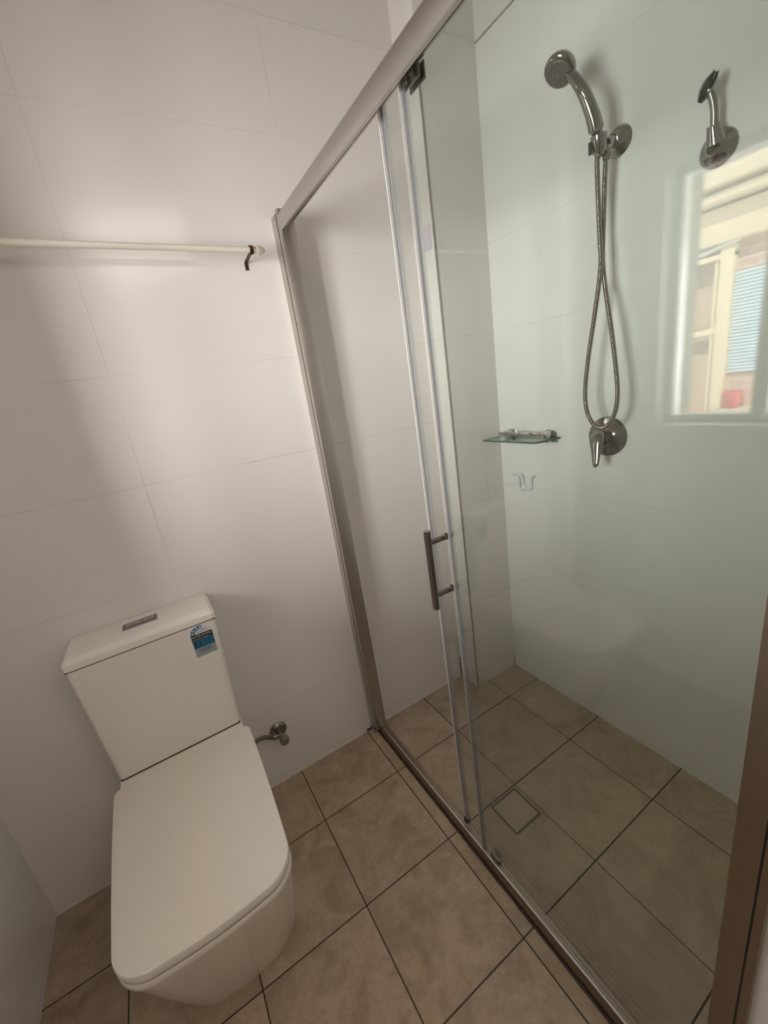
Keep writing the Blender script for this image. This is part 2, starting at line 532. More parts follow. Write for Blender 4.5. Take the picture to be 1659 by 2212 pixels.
# sill
bm = BM()
prism(bm, [(1.1405, 0.0), (1.1495, 0.027), (1.1545, 0.027), (1.155, 0.018), (1.175, 0.016), (1.175, 0.0)], 'y', -0.008, YN)
sl = obj('sill', bm, M['alu_brown'], scr)
bm = BM(); box(bm, 1.1492, 1.1542, YN, -0.0605, 0.0268, 0.0305, 0.0014)
obj('sill_lip', bm, M['alu_highlight'], sl)  # specular highlight along the sill's top edge put into a paler colour
bm = BM()
pts = [(1.1385, -0.004 - i * 0.02, 0.0015) for i in range(63)]
random.seed(3)
rr = [0.0026 + 0.0016 * random.random() for _ in pts]
tube(bm, pts, lambda i: rr[i], 8)
tube(bm, [(1.10, -0.003, 0.002), (1.12, -0.004, 0.003), (1.139, -0.006, 0.006)], 0.0045, 8)
obj('sealant', bm, M['silicone'], scr)
# wall channels
def channel(y_wall, s, d1, d2, mat, z1):
    bm = BM()
    ya, yb = y_wall, y_wall + s * d1
    box(bm, 1.122, 1.170, min(ya, yb), max(ya, yb), 0.0, z1 - 0.006)
    ch = obj('wall_channel', bm, mat, scr)
    bm = BM()
    yc = y_wall + s * (d1 + 0.0024)
    yd = y_wall + s * d2
    box(bm, 1.1222, 1.1698, min(yc, yd), max(yc, yd), 0.031, z1, 0.0006)
    obj('inner_channel', bm, mat, ch)
    bm = BM()
    box(bm, 1.1217, 1.166, min(yb, yc) + 0.0002, max(yb, yc) - 0.0002, 0.02, z1 - 0.008)  # shade of the gap between the profiles drawn as a proud black strip
    obj('channel_gap', bm, M['black'], ch, smooth=False)
channel(0.0, -1, 0.038, 0.060, M['alu'], 1.912)
channel(YN, 1, 0.010, 0.041, M['alu_brown'], 1.912)  # dark room reflection on this channel put into its brown colour
# head rail: bulged face, lower lip, open underside
bm = BM()
prof = [(1.1335, 1.858), (1.1265, 1.8585), (1.1235, 1.862)]
for i in range(9):
    a = PI * (0.5 + 0.5) - (i / 8) * PI * 0.52
    prof.append((1.1375 + 0.0165 * math.cos(a), 1.8865 + 0.0215 * math.sin(a)))
prof += [(1.172, 1.908), (1.172, 1.886), (1.168, 1.886), (1.168, 1.892), (1.1385, 1.886), (1.1335, 1.880)]
prism(bm, prof, 'y', YA - 0.0008, -1.25)
obj('head_rail', bm, M['alu'], scr, angle=40)
# fixed pane on the outer track
bm = BM(); box(bm, 1.1550, 1.1600, YN + 0.012, -0.651, 0.0185, 1.884)
pane = obj('fixed_panel', bm, M['glass'], scr, smooth=False)
bm = BM(); box(bm, 1.1548, 1.1602, -0.651, -0.6495, 0.0185, 1.884)
obj('pane_edge', bm, M['glass_edge'], pane, smooth=False)
bm = BM()
box(bm, 1.1533, 1.1545, -0.6585, -0.6455, 0.031, 1.882, 0.0004); box(bm, 1.1605, 1.1617, -0.6585, -0.6455, 0.019, 1.882, 0.0004)
box(bm, 1.1545, 1.1605, -0.6485, -0.6465, 0.031, 1.882)
obj('pane_seal', bm, M['seal'], pane, angle=20)
bm = BM()
box(bm, 1.1525, 1.1536, -0.6470, -0.6455, 0.031, 1.882)
obj('seal_lip', bm, M['seal_white'], pane, smooth=False)
bm = BM()
box(bm, 1.1526, 1.1534, -0.6520, -0.6495, 0.031, 1.882)
obj('seal_groove', bm, M['seal_grey'], pane, smooth=False)
bm = BM(); box(bm, 1.1543, 1.1548, -0.6890, -0.6660, 1.612, 1.652)
obj('sticker', bm, M['sticker'], pane, smooth=False)
# sliding door on the inner track, leaning a little
ZT, ZL = 1.888, 0.036
bm = BM()
box(bm, 1.1665, 1.1715, -1.240, -0.562, ZL, ZT)
door = obj('sliding_door', bm, M['glass'], scr, smooth=False)
door['label'] = 'clear glass sliding door with bar handle, pushed half open'
bm = BM(); box(bm, 1.1663, 1.1717, -0.562, -0.5605, ZL, ZT)
obj('door_edge', bm, M['glass_edge'], door, smooth=False)
bm = BM()
box(bm, 1.1648, 1.1661, -0.5740, -0.5585, ZL, ZT, 0.0004); box(bm, 1.1719, 1.1732, -0.5740, -0.5585, ZL, ZT, 0.0004)
box(bm, 1.1661, 1.1719, -0.5602, -0.5585, ZL, ZT)
tube(bm, [(1.169, -0.5562, ZL), (1.169, -0.5562, ZT)], 0.0030, 12)
obj('door_seal', bm, M['seal'], door, angle=20)
bm = BM(); box(bm, 1.1640, 1.1652, -0.5572, -0.5556, ZL, ZT)
obj('seal_lip', bm, M['seal_bright'], door)
bm = BM(); box(bm, 1.1641, 1.1649, -0.5655, -0.5640, ZL, ZT)
obj('seal_groove', bm, M['seal_grey'], door, smooth=False)
bm = BM()
box(bm, 1.163, 1.1755, -0.568, -0.554, 0.031, 0.052, 0.001)
obj('door_foot', bm, M['black'], door)
# bar handle
hb = BM()
lathe(hb, (1.1085, -0.6275, 0.8635), (0, 0, 1), [(0.0, 0), (0.0078, 0), (0.0086, 0.001), (0.0086, 0.1995), (0.0078, 0.2005), (0.0, 0.2005)], 32)
for z in (0.8985, 1.0345):
    lathe(hb, (1.110, -0.6275, z), (1, 0, 0), [(0.0, 0), (0.0068, 0), (0.0068, 0.049), (0, 0.049)], 24)
hd = obj('door_handle', hb, M['steel'], door)
hd['label'] = 'brushed steel bar handle on two posts'
for z in (0.8985, 1.0345):
    bm = BM()
    lathe(bm, (1.159, -0.6275, z), (1, 0, 0), [(0.0, 0), (0.0076, 0), (0.0080, 0.001), (0.0080, 0.0045), (0, 0.0045)], 24)
    obj('handle_washer', bm, M['black'], door)
    bm = BM()
    lathe(bm, (1.1722, -0.6275, z), (1, 0, 0), [(0.0, 0), (0.0085, 0), (0.0085, 0.003), (0.0065, 0.0045), (0, 0.0045)], 24)
    obj('handle_stud', bm, M['chrome'], door)
# roller carriage and bottom guide
def roller(yc, w):
    bm = BM()
    box(bm, 1.1615, 1.1655, yc - w, yc + w, 1.862, 1.886, 0.0015)
    box(bm, 1.1735, 1.1770, yc - w, yc + w, 1.860, 1.886, 0.0015)
    rb = obj('roller_bracket', bm, M['chrome_dull'], door)
    bm = BM()
    lathe(bm, (1.1545, yc + w * .45, 1.8715), (1, 0, 0), [(0, 0), (0.0045, 0), (0.0068, 0.0012), (0.0068, 0.0068), (0, 0.0068)], 24)
    wh = obj('roller_wheel', bm, M['steel'], rb)
    bm = BM()
    lathe(bm, (1.1540, yc + w * .45, 1.8715), (1, 0, 0), [(0, 0), (0.0028, 0), (0.0028, 0.0012), (0, 0.0012)], 16)
    obj('axle_cap', bm, M['black'], rb)
    bm = BM()
    box(bm, 1.1600, 1.1618, yc - w * .98, yc + w * .6, 1.8795, 1.886)
    box(bm, 1.1600, 1.1618, yc - w * .78, yc - w * .5, 1.866, 1.886)
    obj('bracket_slot', bm, M['black'], rb)
roller(-0.668, 0.022)
roller(-1.12, 0.026)
bm = BM()
box(bm, 1.1605, 1.176, -0.704, -0.672, 0.0185, 0.034, 0.002)
box(bm, 1.1745, 1.1795, -0.700, -0.676, 0.030, 0.052, 0.0015)
lathe(bm, (1.1795, -0.688, 0.043), (1, 0, 0), [(0, 0), (0.006, 0), (0.005, 0.004), (0, 0.004)], 16)
obj('bottom_guide', bm, M['chrome_dull'], scr)

# ------------------------------------------------------------------ toilet
def outline(xc, hb_, hf, yb, yf, rf, z, rb=0.01, bow=0.006, n=10):
    """closed outline, back at yb (towards wall), front at yf"""
    pts = []
    def arc(cx, cy, r, a0, a1):
        for i in range(n + 1):
            a = a0 + (a1 - a0) * i / n
            pts.append((cx + r * math.cos(a), cy + r * math.sin(a), z))
    arc(xc - hb_ + rb, yb - rb, rb, PI / 2, PI)
    for i in range(1, 6):
        f = i / 6
        pts.append((xc - (hb_ + (hf - hb_) * f * f), yb - rb + (yf + rf - yb + rb) * f, z))
    arc(xc - hf + rf, yf + rf, rf, PI, 1.5 * PI)
    for i in range(1, 8):
        f = i / 8
        pts.append((xc - hf + rf + (2 * hf - 2 * rf) * f, yf - bow * math.sin(PI * f), z))
    arc(xc + hf - rf, yf + rf, rf, 1.5 * PI, 2 * PI)
    for i in range(5, 0, -1):
        f = i / 6
        pts.append((xc + (hb_ + (hf - hb_) * f * f), yb - rb + (yf + rf - yb + rb) * f, z))
    arc(xc + hb_ - rb, yb - rb, rb, 0, PI / 2)
    return pts

def slab(bm, xc, hb_, hf, yb, yf, rf, z0, z1, ed=0.004, **k):
    rings = []
    for dz, ins in ((0, ed), (ed * .3, ed * .3), (ed, 0)):
        rings.append(outline(xc, hb_ - ins, hf - ins, yb - ins, yf + ins, rf - ins * .5, z0 + dz, **k))
    for dz, ins in ((ed, 0), (ed * .3, ed * .3), (0, ed)):
        rings.append(outline(xc, hb_ - ins, hf - ins, yb - ins, yf + ins, rf - ins * .5, z1 - dz, **k))
    loft(bm, rings)

toi = thing('toilet', 'white close-coupled toilet with squared closed lid and tall cistern against the back wall', 'toilet', (0.474, -0.3, 0))
XT = 0.474
bm = BM()
loft(bm, [outline(XT, a, b, -0.006, yf, rf, z, rb=0.02, bow=0.004, n=14) for z, a, b, yf, rf in (
    (0.0, 0.150, 0.150, -0.508, 0.100), (0.010, 0.151, 0.151, -0.512, 0.100), (0.10, 0.156, 0.157, -0.546, 0.094),
    (0.20, 0.161, 0.163, -0.583, 0.088), (0.30, 0.167, 0.168, -0.618, 0.080), (0.36, 0.171, 0.172, -0.639, 0.076),
    (0.392, 0.173, 0.174, -0.650, 0.074), (0.401, 0.173, 0.174, -0.6525, 0.074), (0.4045, 0.170, 0.171, -0.649, 0.072))])
pan = obj('pan', bm, M['ceramic'], toi)
bm = BM(); slab(bm, XT, 0.1705, 0.1705, -0.004, -0.166, 0.008, 0.402, 0.4445, 0.005, bow=0.0)
obj('pan_deck', bm, M['ceramic'], toi)
bm = BM(); slab(bm, XT + 0.001, 0.182, 0.1745, -0.168, -0.661, 0.074, 0.4065, 0.4225, 0.003, rb=0.018)
obj('seat', bm, M['seat'], toi)
bm = BM(); slab(bm, XT + 0.001, 0.1785, 0.1715, -0.170, -0.658, 0.072, 0.4215, 0.4275, 0.001, rb=0.018)
obj('lid_shadow_gap', bm, M['gap'], toi)  # dark slab paints the shade between lid and seat
bm = BM()
slab(bm, XT + 0.001, 0.1845, 0.1745, -0.166, -0.6615, 0.074, 0.4262, 0.449, 0.004, rb=0.024)
obj('lid', bm, M['seat'], toi)
# cistern
bm = BM()
rings = []
for z, h0, yf in ((0.447, 0.163, -0.137), (0.449, 0.168, -0.141), (0.455, 0.1695, -0.142), (0.60, 0.175, -0.1425), (0.75, 0.181, -0.1425), (0.8175, 0.1835, -0.1425)):
    rings.append(outline(XT, h0, h0, -0.002, yf, 0.012, z, rb=0.004, bow=0.0))
loft(bm, rings)
cis = obj('cistern', bm, M['ceramic'], toi)
bm = BM()
box(bm, XT - 0.1838, XT + 0.1838, -0.1430, -0.004, 0.8176, 0.8200)
obj('lid_gap', bm, M['gap'], cis, smooth=False)  # dark strip paints the shaded seam under the cistern lid
bm = BM()
R_ = []
for z, ins in ((0.8198, 0.0015), (0.8210, 0.0), (0.8375, 0.0), (0.8395, 0.0008), (0.8475, 0.0075), (0.8495, 0.0105), (0.850, 0.015)):
    R_.append(outline(XT, 0.187 - ins, 0.187 - ins, -0.001 - ins * .2, -0.1445 + ins, max(0.012 - ins * .2, .004), z, rb=0.004, bow=0.0))
loft(bm, R_)
bm2 = BM(); box(bm2, XT - 0.1665, XT + 0.1665, -0.1418, -0.004, 0.4440, 0.4462)
obj('base_gap', bm2, M['gap'], cis, smooth=False)  # shade under the cistern painted as a thin dark strip
cl = obj('cistern_lid', bm, M['ceramic'], toi)
bm = BM(); box(bm, 0.4265, 0.5165, -0.0795, -0.0385, 0.849, 0.8522, 0.001)
fb = obj('flush_plate', bm, M['button'], toi)
bm = BM(); box(bm, 0.4315, 0.5115, -0.0745, -0.0435, 0.8515, 0.8526)
obj('button_gap', bm, M['dark'], fb, smooth=False)
for a, b in ((0.4332, 0.4765), (0.4782, 0.5098)):
    bm = BM(); box(bm, a, b, -0.0728, -0.0440, 0.852, 0.8545, 0.0008)
    obj('flush_button', bm, M['button'], fb)
# water rating label
LX0, LX1 = 0.5825, 0.6405
LY = -0.1428
def lab_rect(bm, x0, x1, z0, z1, k):
    y = LY - 0.0001 * k
    vs = [bm.verts.new(p) for p in ((x0, y, z0), (x1, y, z0), (x1, y, z1), (x0, y, z1))]
    bm.faces.new(vs)
LC, RO = (LX0 + LX1) / 2, (LX1 - LX0) / 2
LZ = 0.7895
bm = BM()
pts = [(LX0, LZ)] + [(LC + RO * math.cos(PI - PI * i / 24), LZ + RO * .86 * math.sin(PI * i / 24)) for i in range(25)]
pts = [(LX0, 0.7185)] + pts[1:] + [(LX1, 0.7185)]
prism(bm, pts, 'y', LY, -0.1420)
lab = obj('rating_label', bm, M['paper'], cis, smooth=False)
lab['label'] = 'blue and black star-rated water label'
# printed areas, joined in one mesh per label with several inks
bm = BM()
def ink(fn, mi):
    n0 = len(bm.faces)
    fn()
    bm.faces.ensure_lookup_table()
    for f in bm.faces[n0:]: f.material_index = mi
lab_rect_ = lambda *a: lab_rect(bm, *a)
def arc_blue():
    a0, a1 = PI, PI * 0.42
    n = 20
    for i in range(n):
        t0, t1 = a0 + (a1 - a0) * i / n, a0 + (a1 - a0) * (i + 1) / n
        q = []
        for r, t in ((RO, t0), (RO, t1), (RO * .58, t1), (RO * .58, t0)):
            q.append(bm.verts.new((LC + r * math.cos(t), LY - 0.0001, LZ + r * .86 * math.sin(t))))
        bm.faces.new(q)
ink(arc_blue, 0)
ink(lambda: lab_rect_(LX0, LX1, 0.7705, LZ, 1), 1)
ink(lambda: lab_rect_(LX0, LX1, 0.7455, 0.7705, 1), 0)
ink(lambda: lab_rect_(LX0, LX1, 0.7185, 0.7455, 1), 2)
def stars():
    for t in (168, 140, 112, 86):
        a = math.radians(t)
        cx, cz = LC + RO * .79 * math.cos(a), LZ + RO * .79 * .86 * math.sin(a) + (0.001 if t == 168 else 0)
        q = []
        for i in range(10):
            b = PI / 2 + i * PI / 5
            r = 0.0046 if i % 2 == 0 else 0.0019
            q.append(bm.verts.new((cx + r * math.cos(b), LY - 0.0002, cz + r * math.sin(b))))
        bm.faces.new(q)
ink(stars, 3)
ink(lambda: text_mesh(bm, 'WATER RATING', 0.0098, lambda x, y: (LX0 + 0.0015 + x, LY - 0.0002, 0.7800 + y), 0.745), 3)
ink(lambda: text_mesh(bm, 'www.waterrating.gov.au', 0.0056, lambda x, y: (LX0 + 0.0025 + x, LY - 0.0002, 0.7732 + y), 0.9), 3)
ink(lambda: text_mesh(bm, '3.1', 0.0215, lambda x, y: (LX0 + 0.002 + x, LY - 0.0002, 0.7515 + y), 0.85, bold=0.0006), 4)
ink(lambda: text_mesh(bm, 'litres', 0.0075, lambda x, y: (LX0 + 0.030 + x, LY - 0.0002, 0.7628 + y), 1.0), 4)
ink(lambda: text_mesh(bm, 'average flush', 0.0062, lambda x, y: (LX0 + 0.0275 + x, LY - 0.0002, 0.7562 + y), 0.72), 4)
def lines():
    for x0, x1, z, h in ((.003, .054, .7483, .0009), (.006, .046, .7405, .0009), (.012, .043, .7350, .0016), (.014, .040, .7298, .0008)):
        lab_rect_(LX0 + x0, LX0 + x1, z, z + h, 2)
    for z in (.7925, .7955, .7985):
        lab_rect_(LC - .011, LC + .010, z, z + .0006, 2)
    for x0, x1, z in ((.034, .046, .8015), (.036, .047, .7985)):
        lab_rect_(LX0 + x0, LX0 + x1, z, z + .0006, 2)
ink(lines, 4)
obj('label_print', bm, [M['blue'], M['black_print'], M['silver'], M['paper'], M['ink']], cis, smooth=False)

# ------------------------------------------------------------------ stop valve
val = thing('stop_valve', 'small chrome stop valve with round wall flange and ribbed knob beside the toilet', 'valve', (0.757, 0, 0.227))
bm = BM(); lathe(bm, (0.757, 0, 0.227), (0, -1, 0), [(0, 0), (0.0325, 0), (0.0325, 0.002), (0.030, 0.006), (0.022, 0.011), (0.012, 0.0135), (0, 0.0135)], 40)
obj('flange', bm, M['chrome_dull'], val)
bm = BM()
lathe(bm, (0.757, -0.012, 0.227), (0, -1, 0), [(0, 0), (0.0085, 0), (0.0085, 0.014), (0.0105, 0.016), (0.0105, 0.034), (0.0065, 0.036), (0.0065, 0.046), (0, 0.046)], 24)
lathe(bm, (0.757, -0.036, 0.227), (-1, 0, 0.35), [(0, 0), (0.0075, 0), (0.0075, 0.016), (0.0105, 0.017), (0.0105, 0.028), (0.0085, 0.030), (0, 0.030)], 12)
obj('valve_body', bm, M['chrome_dull'], val)
bm = BM()
a, u, v = frame_of((0, -1, 0))
rg = []
for h, r in ((0.0, 0.013), (0.002, 0.0155), (0.022, 0.0155), (0.026, 0.0135), (0.027, 0.006)):
    rg.append([Vector((0.7615, -0.052, 0.229)) + a * h + (u * math.cos(t) + v * math.sin(t)) * r * (1 + (0.06 if i % 2 else -0.02) * (1 if r > .014 else 0))
               for i, t in enumerate(2 * PI * i / 32 for i in range(32))])
loft(bm, rg)
obj('knob', bm, simple('grey ribbed knob', (0.26, 0.25, 0.22), 0.3, 0.6, noise=0.2, nscale=200), val)
bm = BM()
P = resample(spline([(0.732, -0.038, 0.236), (0.716, -0.043, 0.252), (0.698, -0.048, 0.267), (0.678, -0.050, 0.271), (0.655, -0.050, 0.262), (0.645, -0.050, 0.252)]), 0.0012)
tube(bm, P, lambda i: 0.0068 + (0.0005 if i % 3 == 0 else 0), 14)
obj('supply_hose', bm, simple('braided hose', (0.17, 0.145, 0.10), 0.35, 0.7, noise=0.4, nscale=500), val)

# ------------------------------------------------------------------ curtain rod
rod = thing('curtain_rod', 'cream rod with a rounded finial held by dark bronze brackets on the back wall', 'rod', (0.55, -0.06, 1.81))
def rz(x): return 1.8175 - (x - 0.05) * 0.0128
bm = BM()
tube(bm, [(0.03, -0.06, rz(0.03)), (1.031, -0.06, rz(1.031))], 0.0078, 24)
obj('pole', bm, M['rod'], rod)
bm = BM()
lathe(bm, (1.029, -0.06, rz(1.03)), (1, 0, -0.0128), [(0, 0), (0.0098, 0), (0.0098, 0.003), (0.0088, 0.004), (0.0092, 0.009), (0.0108, 0.010), (0.0118, 0.013), (0.0118, 0.017), (0.0102, 0.023), (0.0075, 0.029), (0.004, 0.033), (0, 0.0345)], 32)
obj('finial', bm, M['finial'], rod)
for xx in (1.0225, 0.10):
    bm = BM()
    lathe(bm, (xx - 0.0045, -0.06, rz(xx)), (1, 0, 0), [(0.0080, 0), (0.0112, 0), (0.0118, 0.002), (0.0118, 0.007), (0.0112, 0.009), (0.0080, 0.009)], 28)
    lathe(bm, (xx, -0.069, rz(xx) + 0.001), (0, -1, 0.05), [(0, 0), (0.0032, 0), (0.0032, 0.004), (0.0022, 0.005), (0, 0.005)], 16)
    br = obj('bracket_ring', bm, M['bronze'], rod)
    bm = BM()
    z0 = rz(xx) - 0.0105
    path = [(-0.062, z0), (-0.052, z0), (-0.012, z0 - 0.004), (-0.0035, z0 - 0.006), (-0.0012, z0 - 0.010), (-0.0012, z0 - 0.024), (0.0, z0 - 0.0245), (0.0, z0 - 0.008), (-0.004, z0 - 0.0035), (-0.012, z0 - 0.0018), (-0.052, z0 + 0.002), (-0.062, z0 + 0.002)]
    prism(bm, path, 'x', xx - 0.0085, xx + 0.0015)
    arm = obj('bracket_arm', bm, M['bronze_dull'], rod)
    bm = BM(); lathe(bm, (xx - 0.0035, -0.0012, z0 - 0.0175), (0, -1, 0), [(0, 0), (0.0026, 0), (0.0022, 0.0008), (0, 0.0008)], 16)
    obj('screw', bm, M['black'], arm)

# ------------------------------------------------------------------ hand shower and bracket
brk = thing('shower_bracket', 'chrome wall bracket with round domed flange holding the hand shower', 'bracket', (XR, -0.594, 1.90))
bm = BM()
lathe(bm, (XR, -0.594, 1.90), (-1, 0, 0), [(0, 0), (0.034, 0), (0.0345, 0.0015), (0.032, 0.006), (0.025, 0.012), (0.018, 0.018), (0.0145, 0.024), (0.0135, 0.026), (0, 0.026)], 48)
obj('flange', bm, M['chrome'], brk)
bm = BM()
tube(bm, spline([(1.857, -0.594, 1.900), (1.845, -0.595, 1.896), (1.834, -0.5962, 1.8905), (1.826, -0.5945, 1.888)], 6), 0.0125, 24)
lathe(bm, (1.852, -0.5942, 1.8975), (-1, -0.05, -0.30), [(0.0120, 0), (0.0155, 0.001), (0.0155, 0.005), (0.0120, 0.006)], 32)
lathe(bm, (1.826, -0.5935, 1.884), (-0.05, 0.0, -1), [(0, 0), (0.0095, 0), (0.0095, 0.020), (0.0078, 0.030), (0, 0.030)], 8)
obj('swivel_joint', bm, M['chrome'], brk)
HA = Vector((0.010, 0.004, -0.030)).normalized()     # axis of the handset's lower end
HP = Vector((1.8035, -0.5885, 1.889))
bm = BM()
hring = []
a_, u_, v_ = frame_of(HA)
for rr_, h_ in ((0.0158, 0), (0.0185, 0), (0.0188, 0.002), (0.0180, 0.034), (0.0165, 0.038), (0.0126, 0.038), (0.0126, 0.006), (0.0158, 0)):
    hring.append([HP - HA * 0.020 + HA * h_ + (u_ * math.cos(t) + v_ * math.sin(t)) * rr_ for t in (2 * PI * k / 36 for k in range(36))])
loft(bm, hring, cap=False)
bmesh.ops.remove_doubles(bm, verts=bm.verts[:], dist=1e-6)
hold = obj('holder', bm, M['chrome'], brk)
bm = BM()
box(bm, 1.7835, 1.7870, -0.5830, -0.5720, 1.868, 1.896, 0.001)
obj('clip_slot', bm, M['black'], hold)

hs = thing('hand_shower', 'chrome hand shower with curved handle and long looped metal hose on the right wall', 'shower', (1.80, -0.58, 1.90))
hpath = spline([HP + HA * 0.024, HP, HP - HA * 0.018, (1.791, -0.5905, 1.9114), (1.778, -0.5900, 1.9381), (1.765, -0.5865, 1.9649), (1.753, -0.5800, 1.9922), (1.745, -0.5700, 2.0150), (1.742, -0.5560, 2.0360), (1.741, -0.5450, 2.048)], 8)
n_ = len(hpath) - 1
bm = BM()
def hr(i):
    f = i / n_
    if f < 0.335: return 0.0120
    if f < 0.35: return 0.0160
    return 0.0182 - 0.0075 * ((f - 0.35) / 0.65) ** 0.9
tube(bm, hpath, hr, 28)
obj('handle', bm, M['chrome'], hs)
hn = Vector((-0.585, 0.03, -0.809)).normalized()
hc = Vector((1.7380, -0.5320, 2.0640))
bm = BM()
lathe(bm, hc - hn * 0.021, hn, [(0, 0), (0.013, 0.0010), (0.025, 0.0055), (0.031, 0.0125), (0.0360, 0.021), (0.0380, 0.0285), (0.0370, 0.0340), (0.0335, 0.0375), (0.0315, 0.0380), (0.0305, 0.0355), (0, 0.035)], 56)
head = obj('shower_head', bm, M['chrome'], hs)
bm = BM()
lathe(bm, hc + hn * 0.014, hn, [(0, 0), (0.0300, 0), (0.0300, 0.0050), (0.028, 0.0070), (0.012, 0.0078), (0, 0.0078)], 48)
a_, u_, v_ = frame_of(hn)
for rr_, cnt in ((0.0270, 24), (0.0215, 20), (0.0162, 15), (0.0115, 10), (0.006, 5)):
    for k in range(cnt):
        t = 2 * PI * k / cnt
        lathe(bm, hc + hn * 0.0205 + (u_ * math.cos(t) + v_ * math.sin(t)) * rr_, hn, [(0, 0), (0.0018, 0), (0.0011, 0.0050), (0, 0.0050)], 8)
obj('spray_face', bm, M['spray'], hs)
# ribbed hose
hpts = [HP + HA * 0.010, HP + HA * 0.022, (1.808, -0.5807, 1.8593), (1.812, -0.5796, 1.8043), (1.812, -0.5824, 1.751), (1.808, -0.5893, 1.673), (1.805, -0.5942, 1.6273), (1.803, -0.5905, 1.5717), (1.797, -0.5797, 1.4799),
        (1.79, -0.5657, 1.3701), (1.785, -0.5598, 1.2788), (1.78, -0.572, 1.2176), (1.777, -0.6007, 1.1822), (1.777, -0.6307, 1.1824), (1.782, -0.6519, 1.2158), (1.788, -0.6567, 1.2725), (1.795, -0.6443, 1.36),
        (1.802, -0.6254, 1.4588), (1.812, -0.6036, 1.5509), (1.822, -0.5887, 1.629), (1.828, -0.5866, 1.7289), (1.826, -0.5898, 1.8012), (1.8245, -0.5930, 1.845), (1.8246, -0.5935, 1.8535)]
bm = BM()
hp = resample(spline(hpts, 24), 0.00105)
tube(bm, hp, lambda i: 0.0066 if (i % 4) < 2 else 0.0057, 14)
obj('hose', bm, simple('steel hose', (0.30, 0.265, 0.23), 0.2, 1.0, noise=0.1, nscale=300), hs, angle=80)

# second wall bracket, empty, towards the window end
arm2 = thing('shower_bracket', 'empty chrome shower bracket with large flange and upturned arm, right of the hand shower', 'bracket', (XR, -0.822, 1.78))
bm = BM()
lathe(bm, (XR, -0.820, 1.779), (-1, 0, 0), [(0, 0), (0.036, 0), (0.0368, 0.0015), (0.0345, 0.006), (0.028, 0.011), (0.020, 0.0155), (0.0155, 0.020), (0.0135, 0.024), (0, 0.024)], 48)
obj('flange', bm, M['chrome'], arm2)
bm = BM()
lathe(bm, (1.862, -0.822, 1.784), (-0.50, 0.02, 1), [(0, 0), (0.0190, 0.004), (0.0165, 0.014), (0.0135, 0.026), (0.0120, 0.038), (0, 0.038)], 32)
obj('socket', bm, M['chrome'], arm2)
bm = BM()
tube(bm, spline([(1.846, -0.8225, 1.815), (1.841, -0.8235, 1.835), (1.834, -0.8225, 1.856), (1.826, -0.8175, 1.878)], 8), 0.0074, 20)
obj('arm', bm, M['chrome_dull'], arm2)
# C-shaped clip that would hold a handset, tilted
A0, A1 = Vector((1.829, -0.8270, 1.9040)), Vector((1.821, -0.8035, 1.8620))
ax = (A1 - A0).normalized()
tocam = (cam.matrix_world.translation * 0 + Vector((-0.80, -0.35, -0.48))).normalized()
uu = (tocam - ax * tocam.dot(ax)).normalized(); vv = ax.cross(uu)
def clip(r, t0, t1, f0, f1, thick):
    bm = BM()
    rg = []
    for k in range(9):
        f = f0 + (f1 - f0) * k / 8
        c = A0.lerp(A1, f)
        w = math.sin(PI * min(max(f, 0.06), 0.94)) ** 0.5
        ring = []
        for q in range(17):
            a = t0 + (t1 - t0) * q / 16
            ring.append(c + (uu * math.cos(a) + vv * math.sin(a)) * r * w)
        for q in range(16, -1, -1):
            a = t0 + (t1 - t0) * q / 16
            ring.append(c + (uu * math.cos(a) + vv * math.sin(a)) * (r * w - thick))
        rg.append(ring)
    loft(bm, rg)
    return bm
cup = obj('holder', clip(0.0135, math.radians(55), math.radians(330), 0.0, 1.0, 0.0022), M['chrome'], arm2)
bm = BM()
for k in range(1):
    tube(bm, [A0.lerp(A1, 0.36) - uu * 0.002, A0.lerp(A1, 0.74) - uu * 0.002], 0.0085, 16)
obj('holder_bore', bm, M['black'], cup)  # shaded hollow of the clip drawn as a solid black tube

# ------------------------------------------------------------------ mixer
mix = thing('shower_mixer', 'chrome single lever shower mixer on a round plate below the hose loop', 'mixer tap', (XR, -0.573, 1.132))
MY, MZ = -0.5725, 1.1325
bm = BM(); lathe(bm, (XR, MY, MZ), (-1, 0, 0), [(0, 0), (0.0620, 0), (0.0628, 0.0015), (0.0605, 0.005), (0.048, 0.008), (0.026, 0.010), (0.0225, 0.012), (0, 0.012)], 64)
obj('plate', bm, M['chrome'], mix)
bm = BM(); lathe(bm, (XR - 0.010, MY, MZ), (-1, 0, 0), [(0, 0), (0.0215, 0), (0.0215, 0.008), (0.0195, 0.009), (0.0195, 0.014), (0.0215, 0.015), (0.0215, 0.022), (0.0195, 0.023), (0.0195, 0.027), (0.0212, 0.028), (0.0212, 0.040), (0, 0.040)], 40)
obj('sleeve', bm, M['chrome'], mix)
bm = BM()
lv = [((1.826, -0.574, 1.157), 0.010, .8), ((1.8255, -0.5745, 1.152), 0.0185, .75), ((1.822, -0.575, 1.140), 0.0225, .72), ((1.816, -0.5765, 1.124), 0.0215, .66), ((1.811, -0.579, 1.106), 0.0175, .6),
      ((1.806, -0.5815, 1.088), 0.0140, .58), ((1.801, -0.5840, 1.070), 0.0115, .6), ((1.7975, -0.5855, 1.058), 0.0090, .65), ((1.796, -0.5860, 1.053), 0.0045, .7)]
rings = []
for (c, r, fl) in lv:
    rings.append([(c[0] + math.sin(t) * r * fl, c[1] + math.cos(t) * r, c[2] + math.sin(t) * r * .25) for t in (2 * PI * k / 28 for k in range(28))])
loft(bm, rings)
obj('lever', bm, M['chrome'], mix, angle=60)

